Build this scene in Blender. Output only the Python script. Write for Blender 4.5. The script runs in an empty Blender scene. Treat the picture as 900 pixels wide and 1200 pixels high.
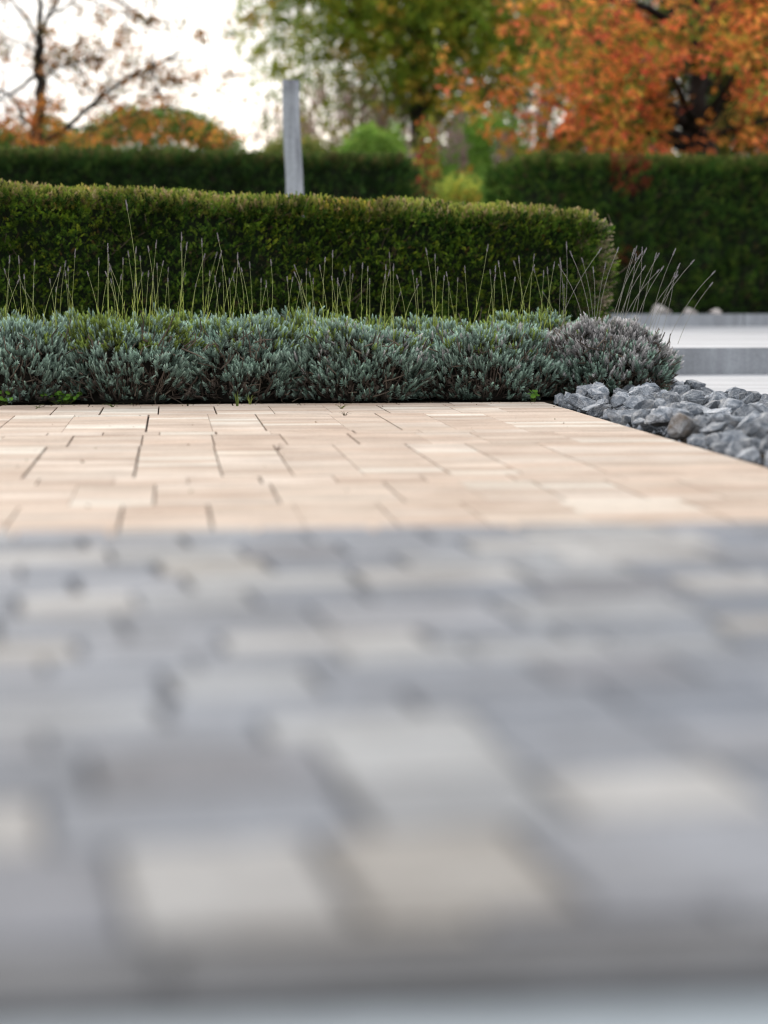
import bpy, bmesh, math, random
import numpy as np
from mathutils import Vector, Matrix, noise as mn

rng = np.random.default_rng(11)
random.seed(11)
SC = bpy.context.scene
COL = SC.collection
F = 2300.0                      # focal length in pixels of the 900x1200 photo
CAMZ = 0.5
PITCH = math.atan(258.0 / F)

# ------------------------------------------------------------ camera maths
def ray(px, py):
    x = (px - 450.0) / F; y = (600.0 - py) / F
    c, s = math.cos(PITCH), math.sin(PITCH)
    return np.array([x, c + y * s, -s + y * c])
def at(px, py, d):
    r = ray(px, py); return np.array([0, 0, CAMZ]) + r * (d / r[1])
def ground(px, py, z=0.0):
    r = ray(px, py); return np.array([0, 0, CAMZ]) + r * ((z - CAMZ) / r[2])

# ------------------------------------------------------------ objects
def tag(o, label=None, cat=None, group=None, kind=None):
    if label: o['label'] = label
    if cat: o['category'] = cat
    if group: o['group'] = group
    if kind: o['kind'] = kind
    return o
def empty(name, loc, label, cat, group=None):
    o = bpy.data.objects.new(name, None); COL.objects.link(o)
    o.location = loc; o.empty_display_size = 0.1
    return tag(o, label, cat, group)
def link(name, me, mats, parent=None, loc=None):
    o = bpy.data.objects.new(name, me); COL.objects.link(o)
    if not me.materials:
        for m in (mats if isinstance(mats, (list, tuple)) else [mats]): me.materials.append(m)
    if parent is not None: o.parent = parent
    if loc is not None: o.location = loc
    return o
def npmesh(name, V, Q, C=None, smooth=False, mi=None):
    """V (n,3), Q (m,4) or (m,3), C (n,3) colour per vertex"""
    me = bpy.data.meshes.new(name)
    V = np.ascontiguousarray(V, dtype=np.float32); Q = np.ascontiguousarray(Q, dtype=np.int32)
    k = Q.shape[1]
    me.vertices.add(len(V)); me.vertices.foreach_set('co', V.ravel())
    me.loops.add(Q.size); me.loops.foreach_set('vertex_index', Q.ravel())
    me.polygons.add(len(Q))
    me.polygons.foreach_set('loop_start', np.arange(0, Q.size, k, dtype=np.int32))
    me.polygons.foreach_set('loop_total', np.full(len(Q), k, dtype=np.int32))
    if smooth: me.polygons.foreach_set('use_smooth', np.ones(len(Q), dtype=bool))
    me.update(calc_edges=True)
    if C is not None:
        a = me.color_attributes.new('Col', 'FLOAT_COLOR', 'POINT')
        c4 = np.ones((len(V), 4), dtype=np.float32); c4[:, :3] = C
        a.data.foreach_set('color', c4.ravel())
    me.validate()
    return me
class MB:
    def __init__(s): s.V = []; s.Q = []; s.C = []; s.n = 0
    def add(s, V, Q, C):
        V = np.asarray(V, float).reshape(-1, 3); Q = np.asarray(Q, int)
        C = np.broadcast_to(np.asarray(C, float), V.shape)
        s.V.append(V); s.Q.append(Q + s.n); s.C.append(C); s.n += len(V)
    def mesh(s, name, smooth=False):
        return npmesh(name, np.concatenate(s.V), np.concatenate(s.Q), np.concatenate(s.C), smooth)
def tube(mb, pts, rad, col, sides=5, cap=True):
    pts = np.asarray(pts, float); n = len(pts)
    rad = np.broadcast_to(np.asarray(rad, float), (n,))
    col = np.asarray(col, float)
    T = np.gradient(pts, axis=0); T /= np.linalg.norm(T, axis=1, keepdims=True) + 1e-9
    ref = np.array([0.31, 0.17, 0.93]) if abs(T[0, 2]) < 0.8 else np.array([1.0, 0.1, 0.0])
    A = np.cross(T, ref); A /= np.linalg.norm(A, axis=1, keepdims=True) + 1e-9
    B = np.cross(T, A)
    ang = np.linspace(0, 2 * math.pi, sides, endpoint=False)
    V = pts[:, None] + rad[:, None, None] * (np.cos(ang)[None, :, None] * A[:, None] + np.sin(ang)[None, :, None] * B[:, None])
    V = V.reshape(-1, 3)
    i = np.arange(n - 1)[:, None] * sides; j = np.arange(sides)[None, :]; j2 = (j + 1) % sides
    Q = np.stack([i + j, i + j2, i + sides + j2, i + sides + j], -1).reshape(-1, 4)
    C = col if col.ndim == 1 else np.repeat(col, sides, axis=0)
    mb.add(V, Q, C)
def frames(D):
    """rotation matrices whose z axis follows D, with a random roll"""
    D = D / (np.linalg.norm(D, axis=1, keepdims=True) + 1e-9)
    R = rng.normal(size=D.shape); X = np.cross(R, D); X /= np.linalg.norm(X, axis=1, keepdims=True) + 1e-9
    Y = np.cross(D, X)
    return np.stack([X, Y, D], -1)
def scatter(mb, proto, P, M, S, C):
    """proto=(V,Q,shade) copied at points P with frames M, scales S and colours C"""
    V, Q, sh = proto
    W = np.einsum('nij,vj->nvi', M, V) * S[:, None, None] + P[:, None]
    n, v = len(P), len(V)
    QQ = (Q[None] + (np.arange(n) * v)[:, None, None]).reshape(-1, Q.shape[1])
    CC = (C[:, None] * sh[None, :, None]).reshape(-1, 3)
    mb.add(W.reshape(-1, 3), QQ, CC)
def leaf_proto(leaves):
    """leaves: list of (base, dir, side, length, width, shade) -> diamond quads"""
    V, Q, S = [], [], []
    for b, d, s, L, w, sh in leaves:
        b, d, s = map(lambda a: np.asarray(a, float), (b, d, s))
        d = d / np.linalg.norm(d); s = s - d * (s @ d); s = s / (np.linalg.norm(s) + 1e-9)
        nrm = np.cross(d, s); k = len(V)
        V += [b, b + d * L * .5 + s * w * .5 + nrm * L * .06, b + d * L, b + d * L * .5 - s * w * .5 + nrm * L * .06]
        Q.append((k, k + 1, k + 2, k + 3)); S += [sh * .85, sh, sh * 1.1, sh]
    return np.array(V), np.array(Q), np.array(S)

# ------------------------------------------------------------ materials
def mat(name, rough=.7, spec=.4):
    m = bpy.data.materials.new(name); m.use_nodes = True
    nt = m.node_tree; b = nt.nodes['Principled BSDF']
    b.inputs['Roughness'].default_value = rough
    b.inputs['Specular IOR Level'].default_value = spec
    return m, nt, b
def N(nt, t, **kw):
    n = nt.nodes.new(t)
    for k, v in kw.items():
        if k in n.inputs: n.inputs[k].default_value = v
        else: setattr(n, k, v)
    return n
def ramp(nt, src, stops):
    r = nt.nodes.new('ShaderNodeValToRGB'); e = r.color_ramp.elements
    while len(e) < len(stops): e.new(.5)
    for k, (p, c) in enumerate(stops):
        e[k].position = p; e[k].color = (*c, 1) if len(c) == 3 else c
    nt.links.new(src, r.inputs[0]); return r.outputs[0]
def mul(nt, a, b, f=1.0):
    m = N(nt, 'ShaderNodeMixRGB', blend_type='MULTIPLY'); m.inputs[0].default_value = f
    nt.links.new(a, m.inputs[1]); nt.links.new(b, m.inputs[2]); return m.outputs[0]
def objco(nt, scale=(1, 1, 1)):
    tc = nt.nodes.new('ShaderNodeTexCoord'); mp = nt.nodes.new('ShaderNodeMapping')
    mp.inputs['Scale'].default_value = scale
    nt.links.new(tc.outputs['Object'], mp.inputs[0]); return mp.outputs[0]
def attr(nt):
    a = nt.nodes.new('ShaderNodeAttribute'); a.attribute_name = 'Col'; return a.outputs['Color']
def leafmat(name, trans=.3, rough=.5, scale=3.0, lo=.65, hi=1.3, spec=.08):
    m, nt, b = mat(name, max(rough, .75), spec)
    nz = N(nt, 'ShaderNodeTexNoise', Scale=scale, Detail=3.0); nt.links.new(objco(nt), nz.inputs['Vector'])
    c = mul(nt, attr(nt), ramp(nt, nz.outputs['Fac'], [(.3, (lo,) * 3), (.7, (hi,) * 3)]))
    nt.links.new(c, b.inputs['Base Color'])
    if trans > 0:
        t = nt.nodes.new('ShaderNodeBsdfTranslucent'); nt.links.new(c, t.inputs[0])
        mx = nt.nodes.new('ShaderNodeMixShader'); mx.inputs[0].default_value = trans
        nt.links.new(b.outputs[0], mx.inputs[1]); nt.links.new(t.outputs[0], mx.inputs[2])
        nt.links.new(mx.outputs[0], nt.nodes['Material Output'].inputs[0])
    return m
def surfmat(name, rough=.7, fine=60., big=4., lo=.75, hi=1.2, bump=.15, spec=.4, streak=None, tint=None, use_attr=True, base=(.5, .5, .5)):
    m, nt, b = mat(name, rough, spec)
    co = objco(nt)
    n1 = N(nt, 'ShaderNodeTexNoise', Scale=big, Detail=5.0, Roughness=.6); nt.links.new(co, n1.inputs['Vector'])
    n2 = N(nt, 'ShaderNodeTexNoise', Scale=fine, Detail=4.0, Roughness=.7); nt.links.new(co, n2.inputs['Vector'])
    if use_attr: c = attr(nt)
    else:
        rgb = nt.nodes.new('ShaderNodeRGB'); rgb.outputs[0].default_value = (*base, 1); c = rgb.outputs[0]
    c = mul(nt, c, ramp(nt, n1.outputs['Fac'], [(.3, (lo,) * 3), (.7, (hi,) * 3)]))
    c = mul(nt, c, ramp(nt, n2.outputs['Fac'], [(.3, (lo * .95 + .05,) * 3), (.65, (1.08,) * 3)]))
    if streak:
        n3 = N(nt, 'ShaderNodeTexNoise', Scale=1.0, Detail=4.0); nt.links.new(objco(nt, streak), n3.inputs['Vector'])
        c = mul(nt, c, ramp(nt, n3.outputs['Fac'], [(.35, (.78,) * 3), (.6, (1.06,) * 3)]))
    if tint:
        n4 = N(nt, 'ShaderNodeTexNoise', Scale=big * .6, Detail=3.0); nt.links.new(co, n4.inputs['Vector'])
        c = mul(nt, c, ramp(nt, n4.outputs['Fac'], [(.45, (1, 1, 1)), (.62, tint)]))
    nt.links.new(c, b.inputs['Base Color'])
    bp = nt.nodes.new('ShaderNodeBump'); bp.inputs['Strength'].default_value = bump; bp.inputs['Distance'].default_value = .004
    nt.links.new(n2.outputs['Fac'], bp.inputs['Height']); nt.links.new(bp.outputs[0], b.inputs['Normal'])
    return m

M_paver = surfmat('clinker_paver', .85, 70, 5, .86, 1.06, .35, .15, tint=(.93, .90, .88))
M_grey = surfmat('grey_paver', .8, 60, 7, .78, 1.15, .4, .2, tint=(.86, .85, .84))
M_joint = surfmat('joint_sand', .95, 120, 10, .7, 1.2, .3, .1, use_attr=False, base=(.045, .03, .025))
M_jointg = surfmat('grey_joint_sand', .95, 120, 10, .7, 1.2, .3, .1, use_attr=False, base=(.085, .085, .09))
M_soil = surfmat('soil', .95, 40, 6, .6, 1.3, .6, .1, use_attr=False, base=(.035, .026, .018))
M_conc = surfmat('concrete_floor', .65, 50, 1.2, .88, 1.1, .1, .4, use_attr=False, base=(.50, .515, .54), streak=(.5, 3.0, 1))
M_step = surfmat('concrete_face', .75, 60, 3, .85, 1.1, .2, .3, use_attr=False, base=(.33, .35, .38), streak=(11, 11, .9))
M_strip = surfmat('pale_slab', .7, 40, 3, .9, 1.08, .1, .3, use_attr=False, base=(.28, .33, .37))
M_bark = surfmat('bark', .9, 40, 6, .7, 1.3, .5, .2)
M_twig = surfmat('twig', .8, 60, 10, .7, 1.3, .2, .2)
M_post = surfmat('weathered_wood', .8, 30, 3, .85, 1.1, .4, .2, streak=(30, 30, 1.2))
M_lav = leafmat('lavender_leaf', .15, .6, 9, .8, 1.2)
M_stalk = leafmat('stalk', .1, .6, 20, .85, 1.15)
M_yew = leafmat('hedge_leaf', .2, .5, 4.5, .55, 1.45)
M_tree = leafmat('tree_leaf', .45, .55, 1.2, .75, 1.25)
M_weed = leafmat('weed_leaf', .3, .5, 20, .8, 1.2)

# ------------------------------------------------------------ ground, beds and paving
def quad_mesh(name, pts, z=None):
    V = np.array([(p[0], p[1], p[2] if z is None else z) for p in pts], float)
    return npmesh(name, V, np.arange(len(V)).reshape(1, -1), None)
def structure(name, me, m):
    return tag(link(name, me, m), kind='structure')

m, nt, b = mat('lawn', .9, .1)
co = objco(nt); n1 = N(nt, 'ShaderNodeTexNoise', Scale=.6, Detail=8.0); nt.links.new(co, n1.inputs['Vector'])
n2 = N(nt, 'ShaderNodeTexNoise', Scale=35., Detail=4.0); nt.links.new(co, n2.inputs['Vector'])
c = ramp(nt, n1.outputs['Fac'], [(.3, (.035, .06, .018)), (.55, (.06, .09, .025)), (.75, (.09, .09, .035))])
nt.links.new(mul(nt, c, ramp(nt, n2.outputs['Fac'], [(.3, (.6,) * 3), (.7, (1.3,) * 3)])), b.inputs['Base Color'])
M_lawn = m
structure('ground', quad_mesh('ground', [(-400, -60, 0), (400, -60, 0), (400, 700, 0), (-400, 700, 0)], -.05), M_lawn)

AX = math.atan(250.0 / F)
t2 = np.array([-math.sin(AX), math.cos(AX)]); n2d = np.array([math.cos(AX), math.sin(AX)])
O = ground(637, 471)[:2]
def uv(u, v, z=0.0):
    p = O + u * n2d + v * t2; return np.array([p[0], p[1], z])
def to_uv(p): d = np.asarray(p)[:2] - O; return float(d @ n2d), float(d @ t2)
V_NEAR = to_uv(ground(450, 617))[1]
GZ = .105
V_NEAR_G = to_uv(ground(450, 617, GZ))[1]
V_FRONT = to_uv(ground(450, 1158, GZ))[1]

def brick(bm, lay, u0, u1, v0, v1, fr, col, z=0.0, tilt=0.0, b=.0025, depth=.014):
    zs = [z + random.uniform(-tilt, tilt) for _ in range(4)]
    outer = [(u0, v0), (u1, v0), (u1, v1), (u0, v1)]
    inner = [(u0 + b, v0 + b), (u1 - b, v0 + b), (u1 - b, v1 - b), (u0 + b, v1 - b)]
    top = [bm.verts.new(fr(*p, zz)) for p, zz in zip(inner, zs)]
    mid = [bm.verts.new(fr(*p, zz - b)) for p, zz in zip(outer, zs)]
    low = [bm.verts.new(fr(*p, z - depth)) for p in outer]
    fs = [bm.faces.new(top)]
    for k in range(4):
        j = (k + 1) % 4
        fs.append(bm.faces.new((mid[k], mid[j], top[j], top[k]))); fs.append(bm.faces.new((low[k], low[j], mid[j], mid[k])))
    for f in fs:
        for l in f.loops: l[lay] = (*col, 1)
def newbm():
    bm = bmesh.new(); return bm, bm.loops.layers.float_color.new('Col')
def finish(bm, name):
    me = bpy.data.meshes.new(name); bm.normal_update(); bm.to_mesh(me); bm.free(); return me

# beige clinker terrace: courses of mixed depth, long joints running through several courses
bm, lay = newbm()
beige = [(.52, .43, .355), (.54, .455, .38), (.505, .405, .33), (.56, .48, .41), (.53, .435, .36), (.47, .375, .305)]
pale = [(.61, .56, .49), (.59, .53, .455)]
random.seed(21)
edges = [0.0]
while edges[-1] > V_NEAR + .12: edges.append(edges[-1] - random.choice([.10, .15, .2, .2, .3, .4]))
V_NEAR -= .12
edges[-1] = V_NEAR
cuts = None
for k in range(len(edges) - 1):
    v1, v0 = edges[k], edges[k + 1]
    if cuts is None or random.random() < .38:
        off = random.uniform(0, .2); cuts = [-5.2 - off]
        while cuts[-1] < -.25: cuts.append(cuts[-1] + random.choice([.195, .2, .2, .24, .3]))
        cuts[-1] = 0.0
        gaps = [random.choice([.0006, .0014, .0022, .003, .0038]) for _ in cuts]; gaps[-1] = .0
    rc = random.choice(beige); rowgap = random.choice([.0006, .0015, .0035, .005])
    for a, c_, g0_, g1_ in zip(cuts[:-1], cuts[1:], gaps[:-1], gaps[1:]):
        base = random.choice(pale) if random.random() < .09 else (rc if random.random() < .5 else random.choice(beige))
        nb = max(1, round((v1 - v0) / .1)); g = 0
        for q in range(nb):
            w0 = v0 + (v1 - v0) * q / nb; w1 = v0 + (v1 - v0) * (q + 1) / nb
            cc = base if random.random() < .5 else random.choice(beige + pale[:1])
            f_ = random.uniform(.9, 1.1)
            brick(bm, lay, a + g0_, c_ - g1_, w0 + (rowgap if q == 0 else .0004), w1 - (rowgap if q == nb - 1 else .0004), uv,
                  tuple(x * f_ for x in cc), tilt=.0007, b=.0015)
structure('beige_paving', finish(bm, 'beige_paving'), M_paver)
structure('joint_bed', quad_mesh('joint_bed', [uv(-5.4, V_FRONT - .03), uv(3.9, V_FRONT - .03), uv(3.9, V_NEAR_G - .02), uv(0.0, V_NEAR_G - .02), uv(0.0, 0), uv(-5.4, 0)], -.010), M_joint)

def box(name, corners, z0, z1, bev=.006, sub=None):
    bm = bmesh.new()
    lo = [bm.verts.new((p[0], p[1], z0)) for p in corners]; hi = [bm.verts.new((p[0], p[1], z1)) for p in corners]
    n = len(corners); bm.faces.new(hi); bm.faces.new(lo[::-1])
    for k in range(n): bm.faces.new((lo[k], lo[(k + 1) % n], hi[(k + 1) % n], hi[k]))
    bmesh.ops.recalc_face_normals(bm, faces=bm.faces)
    if bev: bmesh.ops.bevel(bm, geom=[e for e in bm.edges if abs(e.verts[0].co.z - z1) < 1e-6 and abs(e.verts[1].co.z - z1) < 1e-6], offset=bev, segments=2, affect='EDGES')
    return finish(bm, name)

# grey paving in front, laid at its own angle and cut along the terrace edge
GA = math.radians(12.0)
gt = np.array([-math.sin(GA), math.cos(GA)]); gn = np.array([math.cos(GA), math.sin(GA)])
GO = ground(450, 617, GZ)[:2]
def guv(u, v, z=0.0):
    p = GO + u * gn + v * gt; return Vector((p[0], p[1], z + GZ))
def spot(px, py):
    d = ground(px, py, GZ)[:2] - GO; return float(d @ gn), float(d @ gt)
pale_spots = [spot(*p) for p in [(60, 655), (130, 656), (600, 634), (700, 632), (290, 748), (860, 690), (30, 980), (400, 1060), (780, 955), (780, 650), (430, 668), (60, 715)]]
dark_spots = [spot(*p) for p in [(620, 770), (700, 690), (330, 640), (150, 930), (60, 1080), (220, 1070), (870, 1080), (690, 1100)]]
random.seed(77); bm, lay = newbm()
v = 1.0; cuts = None
while v > -4.4:
    dv = random.choice([.10, .15, .15, .2]); v0 = v - dv
    if cuts is None or random.random() < .92:
        cuts = [-4.5 - random.uniform(0, .25)]
        while cuts[-1] < 5: cuts.append(cuts[-1] + random.choice([.15, .16, .2, .24]))
    for a, c_ in zip(cuts[:-1], cuts[1:]):
        gw = random.choice([.004, .006, .009, .012])
        base = random.choice([(.20, .22, .255), (.22, .24, .275), (.245, .26, .29), (.175, .195, .23), (.27, .285, .305), (.31, .32, .33)])
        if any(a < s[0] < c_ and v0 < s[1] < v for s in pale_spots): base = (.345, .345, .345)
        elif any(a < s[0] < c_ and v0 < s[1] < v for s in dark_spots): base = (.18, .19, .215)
        elif random.random() < .05: base = (.30, .29, .275)
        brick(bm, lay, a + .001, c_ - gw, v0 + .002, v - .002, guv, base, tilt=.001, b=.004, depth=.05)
    v = v0
def clip(bm, co, no):
    bmesh.ops.bisect_plane(bm, geom=bm.verts[:] + bm.edges[:] + bm.faces[:], plane_co=co, plane_no=no, clear_outer=True)
pe = uv(0, V_NEAR_G); pf = uv(0, V_FRONT + .10)
clip(bm, pe, Vector((t2[0], t2[1], 0))); clip(bm, pf, Vector((-t2[0], -t2[1], 0)))
clip(bm, uv(3.8, 0), Vector((n2d[0], n2d[1], 0))); clip(bm, uv(-5.2, 0), Vector((-n2d[0], -n2d[1], 0)))
structure('grey_paving', finish(bm, 'grey_paving'), M_grey)
structure('grey_joint_bed', box('grey_joint_bed', [uv(-5.19, V_FRONT + .1), uv(3.79, V_FRONT + .1), uv(3.79, V_NEAR_G - .012), uv(-5.19, V_NEAR_G - .012)], -.04, GZ - .010, 0), M_jointg)
structure('step_riser', box('step_riser', [uv(-5.2, V_NEAR_G - .010), uv(3.8, V_NEAR_G - .010), uv(3.8, V_NEAR_G - .001), uv(-5.2, V_NEAR_G - .001)], -.04, GZ - .012, 0), M_step)
bm, lay = newbm(); u = -5.2
while u < 3.7:
    brick(bm, lay, u + .001, u + .499, V_FRONT + .004, V_FRONT + .092, uv, (.13, .135, .145), z=GZ, b=.008, depth=.12); u += .5
structure('edge_kerb', finish(bm, 'edge_kerb'), M_grey)

structure('pale_path', box('pale_path', [uv(-5.2, V_FRONT - 1.0), uv(3.8, V_FRONT - 1.0), uv(3.8, V_FRONT - .012), uv(-5.2, V_FRONT - .012)], -.06, GZ - .012, .004), M_strip)

# planting bed, concrete terrace to the right
structure('soil_bed', quad_mesh('soil_bed', [uv(-6.5, .004), uv(.95, .004), uv(.95, 3.6), uv(-6.5, 3.6)], -.006), M_soil)
structure('stone_bed', quad_mesh('stone_bed', [uv(.003, V_NEAR + .0), uv(.97, V_NEAR), uv(.97, 0.0), uv(.003, 0.0)], -.035), M_soil)
E1 = ground(790, 439); v1_ = to_uv(E1)[1]
def slabs(name, u0, u1, v0, v1, z, su, sv, m, z0=-.04, gap=.004):
    bm = bmesh.new(); a = u0
    nu = max(1, round((u1 - u0) / su)); nv = max(1, round((v1 - v0) / sv))
    for i in range(nu):
        for j in range(nv):
            c0, c1 = u0 + (u1 - u0) * i / nu + gap / 2, u0 + (u1 - u0) * (i + 1) / nu - gap / 2
            d0, d1 = v0 + (v1 - v0) * j / nv + gap / 2, v0 + (v1 - v0) * (j + 1) / nv - gap / 2
            zz = z + random.uniform(-.001, .001)
            lo = [bm.verts.new(uv(*p, z0)) for p in ((c0, d0), (c1, d0), (c1, d1), (c0, d1))]
            hi = [bm.verts.new(uv(*p, zz)) for p in ((c0, d0), (c1, d0), (c1, d1), (c0, d1))]
            bm.faces.new(hi)
            for k in range(4): bm.faces.new((lo[k], lo[(k + 1) % 4], hi[(k + 1) % 4], hi[k]))
    bmesh.ops.recalc_face_normals(bm, faces=bm.faces)
    return structure(name, finish(bm, name), m)
structure('edging_strip', box('edging_strip', [uv(.975, V_NEAR), uv(1.03, V_NEAR), uv(1.03, 2.2), uv(.975, 2.2)], -.05, .012, .004), M_conc)
slabs('concrete_floor', 1.036, 6.0, V_NEAR, v1_ - .004, 0.0, 1.6, .8, M_conc, gap=.003)
H1 = .158
slabs('upper_floor', 1.0, 6.5, v1_ + .14, to_uv(ground(850, 382.5, H1))[1] - .004, H1 - .001, 3.0, 4.0, M_conc, z0=-.04)
# step edging blocks with weathered face
bm = bmesh.new()
structure('step_kerb', box('step_kerb', [uv(.98, v1_), uv(6.5, v1_), uv(6.5, v1_ + .136), uv(.98, v1_ + .136)], -.04, H1 + .002, .006), M_step)
v2_ = to_uv(ground(850, 382.5, H1))[1]
for k in range(4):
    structure('upper_kerb', box('upper_kerb', [uv(.6 + k * 1.75 - .1, v2_), uv(.6 + (k + 1) * 1.75 - .112, v2_), uv(.6 + (k + 1) * 1.75 - .112, v2_ + .12), uv(.6 + k * 1.75 - .1, v2_ + .12)], -.04, H1 + .122, .008), M_step)
structure('upper_bed', box('upper_bed', [uv(.3, v2_ + .125), uv(7.0, v2_ + .125), uv(7.0, v2_ + 3), uv(.3, v2_ + 3)], -.04, H1 + .09, .01), M_soil)

# ------------------------------------------------------------ rocks
def rock_mesh(seed, npts=15, sq=(1, .8, .65), rough=.05):
    r = random.Random(seed); bm = bmesh.new()
    for _ in range(npts):
        d = Vector([r.gauss(0, 1) for _ in range(3)]).normalized() * r.uniform(.82, 1.0)
        bm.verts.new((d.x * sq[0], d.y * sq[1], d.z * sq[2]))
    res = bmesh.ops.convex_hull(bm, input=bm.verts[:])
    bmesh.ops.delete(bm, geom=[g for g in res['geom_interior'] if isinstance(g, bmesh.types.BMVert)], context='VERTS')
    bmesh.ops.dissolve_limit(bm, angle_limit=math.radians(14), verts=bm.verts[:], edges=bm.edges[:])
    bmesh.ops.bevel(bm, geom=bm.edges[:], offset=.07, segments=2, affect='EDGES', clamp_overlap=True)
    bmesh.ops.triangulate(bm, faces=bm.faces[:])
    bmesh.ops.subdivide_edges(bm, edges=bm.edges[:], cuts=1, use_grid_fill=True)
    off = Vector((seed * 3.1, seed * 1.7, seed))
    bm.normal_update()
    for v_ in bm.verts: v_.co += v_.normal * (mn.noise(v_.co * 2.6 + off) * rough * 1.6 + mn.noise(v_.co * 6 + off) * rough * 1.5)
    me = finish(bm, 'rock'); return me
def rockmat(name, a, b_, c_, vein=(.62, .62, .62)):
    m, nt, b = mat(name, .75, .35)
    co = objco(nt)
    oi = nt.nodes.new('ShaderNodeObjectInfo')
    ad = N(nt, 'ShaderNodeVectorMath', operation='ADD'); nt.links.new(co, ad.inputs[0])
    ml = N(nt, 'ShaderNodeVectorMath', operation='SCALE'); ml.inputs[0].default_value = (37, 19, 53); nt.links.new(oi.outputs['Random'], ml.inputs['Scale'])
    nt.links.new(ml.outputs[0], ad.inputs[1])
    n1 = N(nt, 'ShaderNodeTexNoise', Scale=1.3, Detail=8.0, Roughness=.65, Distortion=1.2); nt.links.new(ad.outputs[0], n1.inputs['Vector'])
    c = ramp(nt, n1.outputs['Fac'], [(.36, a), (.48, b_), (.58, c_), (.66, vein)])
    r = ramp(nt, oi.outputs['Random'], [(0, (.7,) * 3), (.5, (1.0,) * 3), (1, (1.3,) * 3)])
    n3 = N(nt, 'ShaderNodeTexNoise', Scale=14., Detail=5.0); nt.links.new(ad.outputs[0], n3.inputs['Vector'])
    c = mul(nt, c, r); c = mul(nt, c, ramp(nt, n3.outputs['Fac'], [(.3, (.7,) * 3), (.7, (1.2,) * 3)]))
    nt.links.new(c, b.inputs['Base Color'])
    bp = nt.nodes.new('ShaderNodeBump'); bp.inputs['Strength'].default_value = .5; bp.inputs['Distance'].default_value = .05
    nt.links.new(n3.outputs['Fac'], bp.inputs['Height']); nt.links.new(bp.outputs[0], b.inputs['Normal'])
    return m
M_rock = rockmat('grey_limestone', (.13, .155, .19), (.28, .31, .35), (.46, .485, .52))
M_rockb = rockmat('ochre_rock', (.22, .165, .12), (.26, .24, .225), (.38, .385, .40))
M_rockw = rockmat('white_rock', (.5, .45, .43), (.65, .6, .58), (.75, .72, .7), (.8, .78, .78))
protos = [rock_mesh(s, 13 + s % 5, (1, .82 + .1 * (s % 3 - 1), .62 + .08 * (s % 4 - 1))) for s in range(12)]
for p in protos: p.materials.append(M_rock)
def put_rock(me, p, s, label, group=None, mname='rock'):
    o = link(mname, me, None, loc=p); o.scale = (s, s * random.uniform(.85, 1.1), s * random.uniform(.85, 1.1))
    o.rotation_euler = (random.uniform(-.5, .5), random.uniform(-.5, .5), random.uniform(0, 6.28))
    tag(o, label, 'rock', group); return o
pts = []
def try_pt(u, v, r):
    for a in pts:
        if (a[0] - u) ** 2 + (a[1] - v) ** 2 < (.80 * (a[2] + r)) ** 2: return False
    pts.append((u, v, r)); return True
rr = random.Random(5); random.seed(31)
heroes = [((628, 800), None)]
hero_spots = [(758, 497, .092, 'ochre and grey rock with a brown stained face beside the beige paving', M_rockb),
              (722, 488, .098, 'pale grey rock with a broad flat top overhanging the beige paving edge', None),
              (868, 494, .095, 'large bluish grey rock standing high in the rock strip', None)]
for px, py, r, lab, mm in hero_spots:
    g = ground(px, py + 14); u_, v_ = to_uv(g); u_ = max(u_, r * .95)
    pts.append((u_, v_, r))
    me = protos[3].copy() if mm else protos[5 if px < 800 else 8]
    if mm: me.materials.clear(); me.materials.append(mm)
    o = put_rock(me, uv(u_, v_, .028), r, lab, 'grey rocks in the strip beside the beige paving')
for _ in range(9000):
    r = rr.choice([.045, .06, .075, .088, .10, .11])
    u_, v_ = rr.uniform(r * .9, .97 - r * .9), rr.uniform(V_NEAR + .4, 1.45)
    if v_ > .07 and u_ < .60: continue                   # the corner lavender stands here
    q = uv(u_, v_)
    if q[0] / q[1] > (960 - 450) / F: continue            # outside the picture to the right
    if try_pt(u_, v_, r):
        zz = -.012 + .03 * math.sin(math.pi * max(0, min(1, u_ / .97))) + rr.uniform(0, .02)
        put_rock(protos[rr.randrange(12)], uv(u_, v_, zz), r, 'angular bluish grey rock lying among many alike in the rock strip', 'grey rocks in the strip beside the beige paving')
pts_low = list(pts)
n_top = 0
for _ in range(900):
    if n_top > 60: break
    r = rr.choice([.045, .055, .065]); u_, v_ = rr.uniform(.12, .85), rr.uniform(V_NEAR + .8, 1.2)
    q = uv(u_, v_)
    if (v_ > -.02 and u_ < .66) or q[0] / q[1] > (930 - 450) / F: continue
    if all((a[0] - u_) ** 2 + (a[1] - v_) ** 2 > .018 for a in pts_low[-0:] if a[2] < 0): pass
    n_top += 1
    put_rock(protos[rr.randrange(12)], uv(u_, v_, .052), r, 'angular bluish grey rock lying among many alike in the rock strip', 'grey rocks in the strip beside the beige paving')
for px, w, lab in [(773, 24, 'white rounded rock half hidden by lavender stalks on the upper bed'), (808, 17, 'middle small white rock just behind the upper grey kerb'), (836, 19, 'rightmost white rock peeping over the upper grey kerb')]:
    q = at(px, 368, 20.3); r = w / 2 / (F / 20.3) * 1.25
    me = protos[(px % 5)].copy(); me.materials.clear(); me.materials.append(M_rockw)
    o = link('rock', me, None, loc=(q[0], q[1], H1 + .09 + r * .35)); o.scale = (r, r, r * .9)
    tag(o, lab, 'rock')

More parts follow.
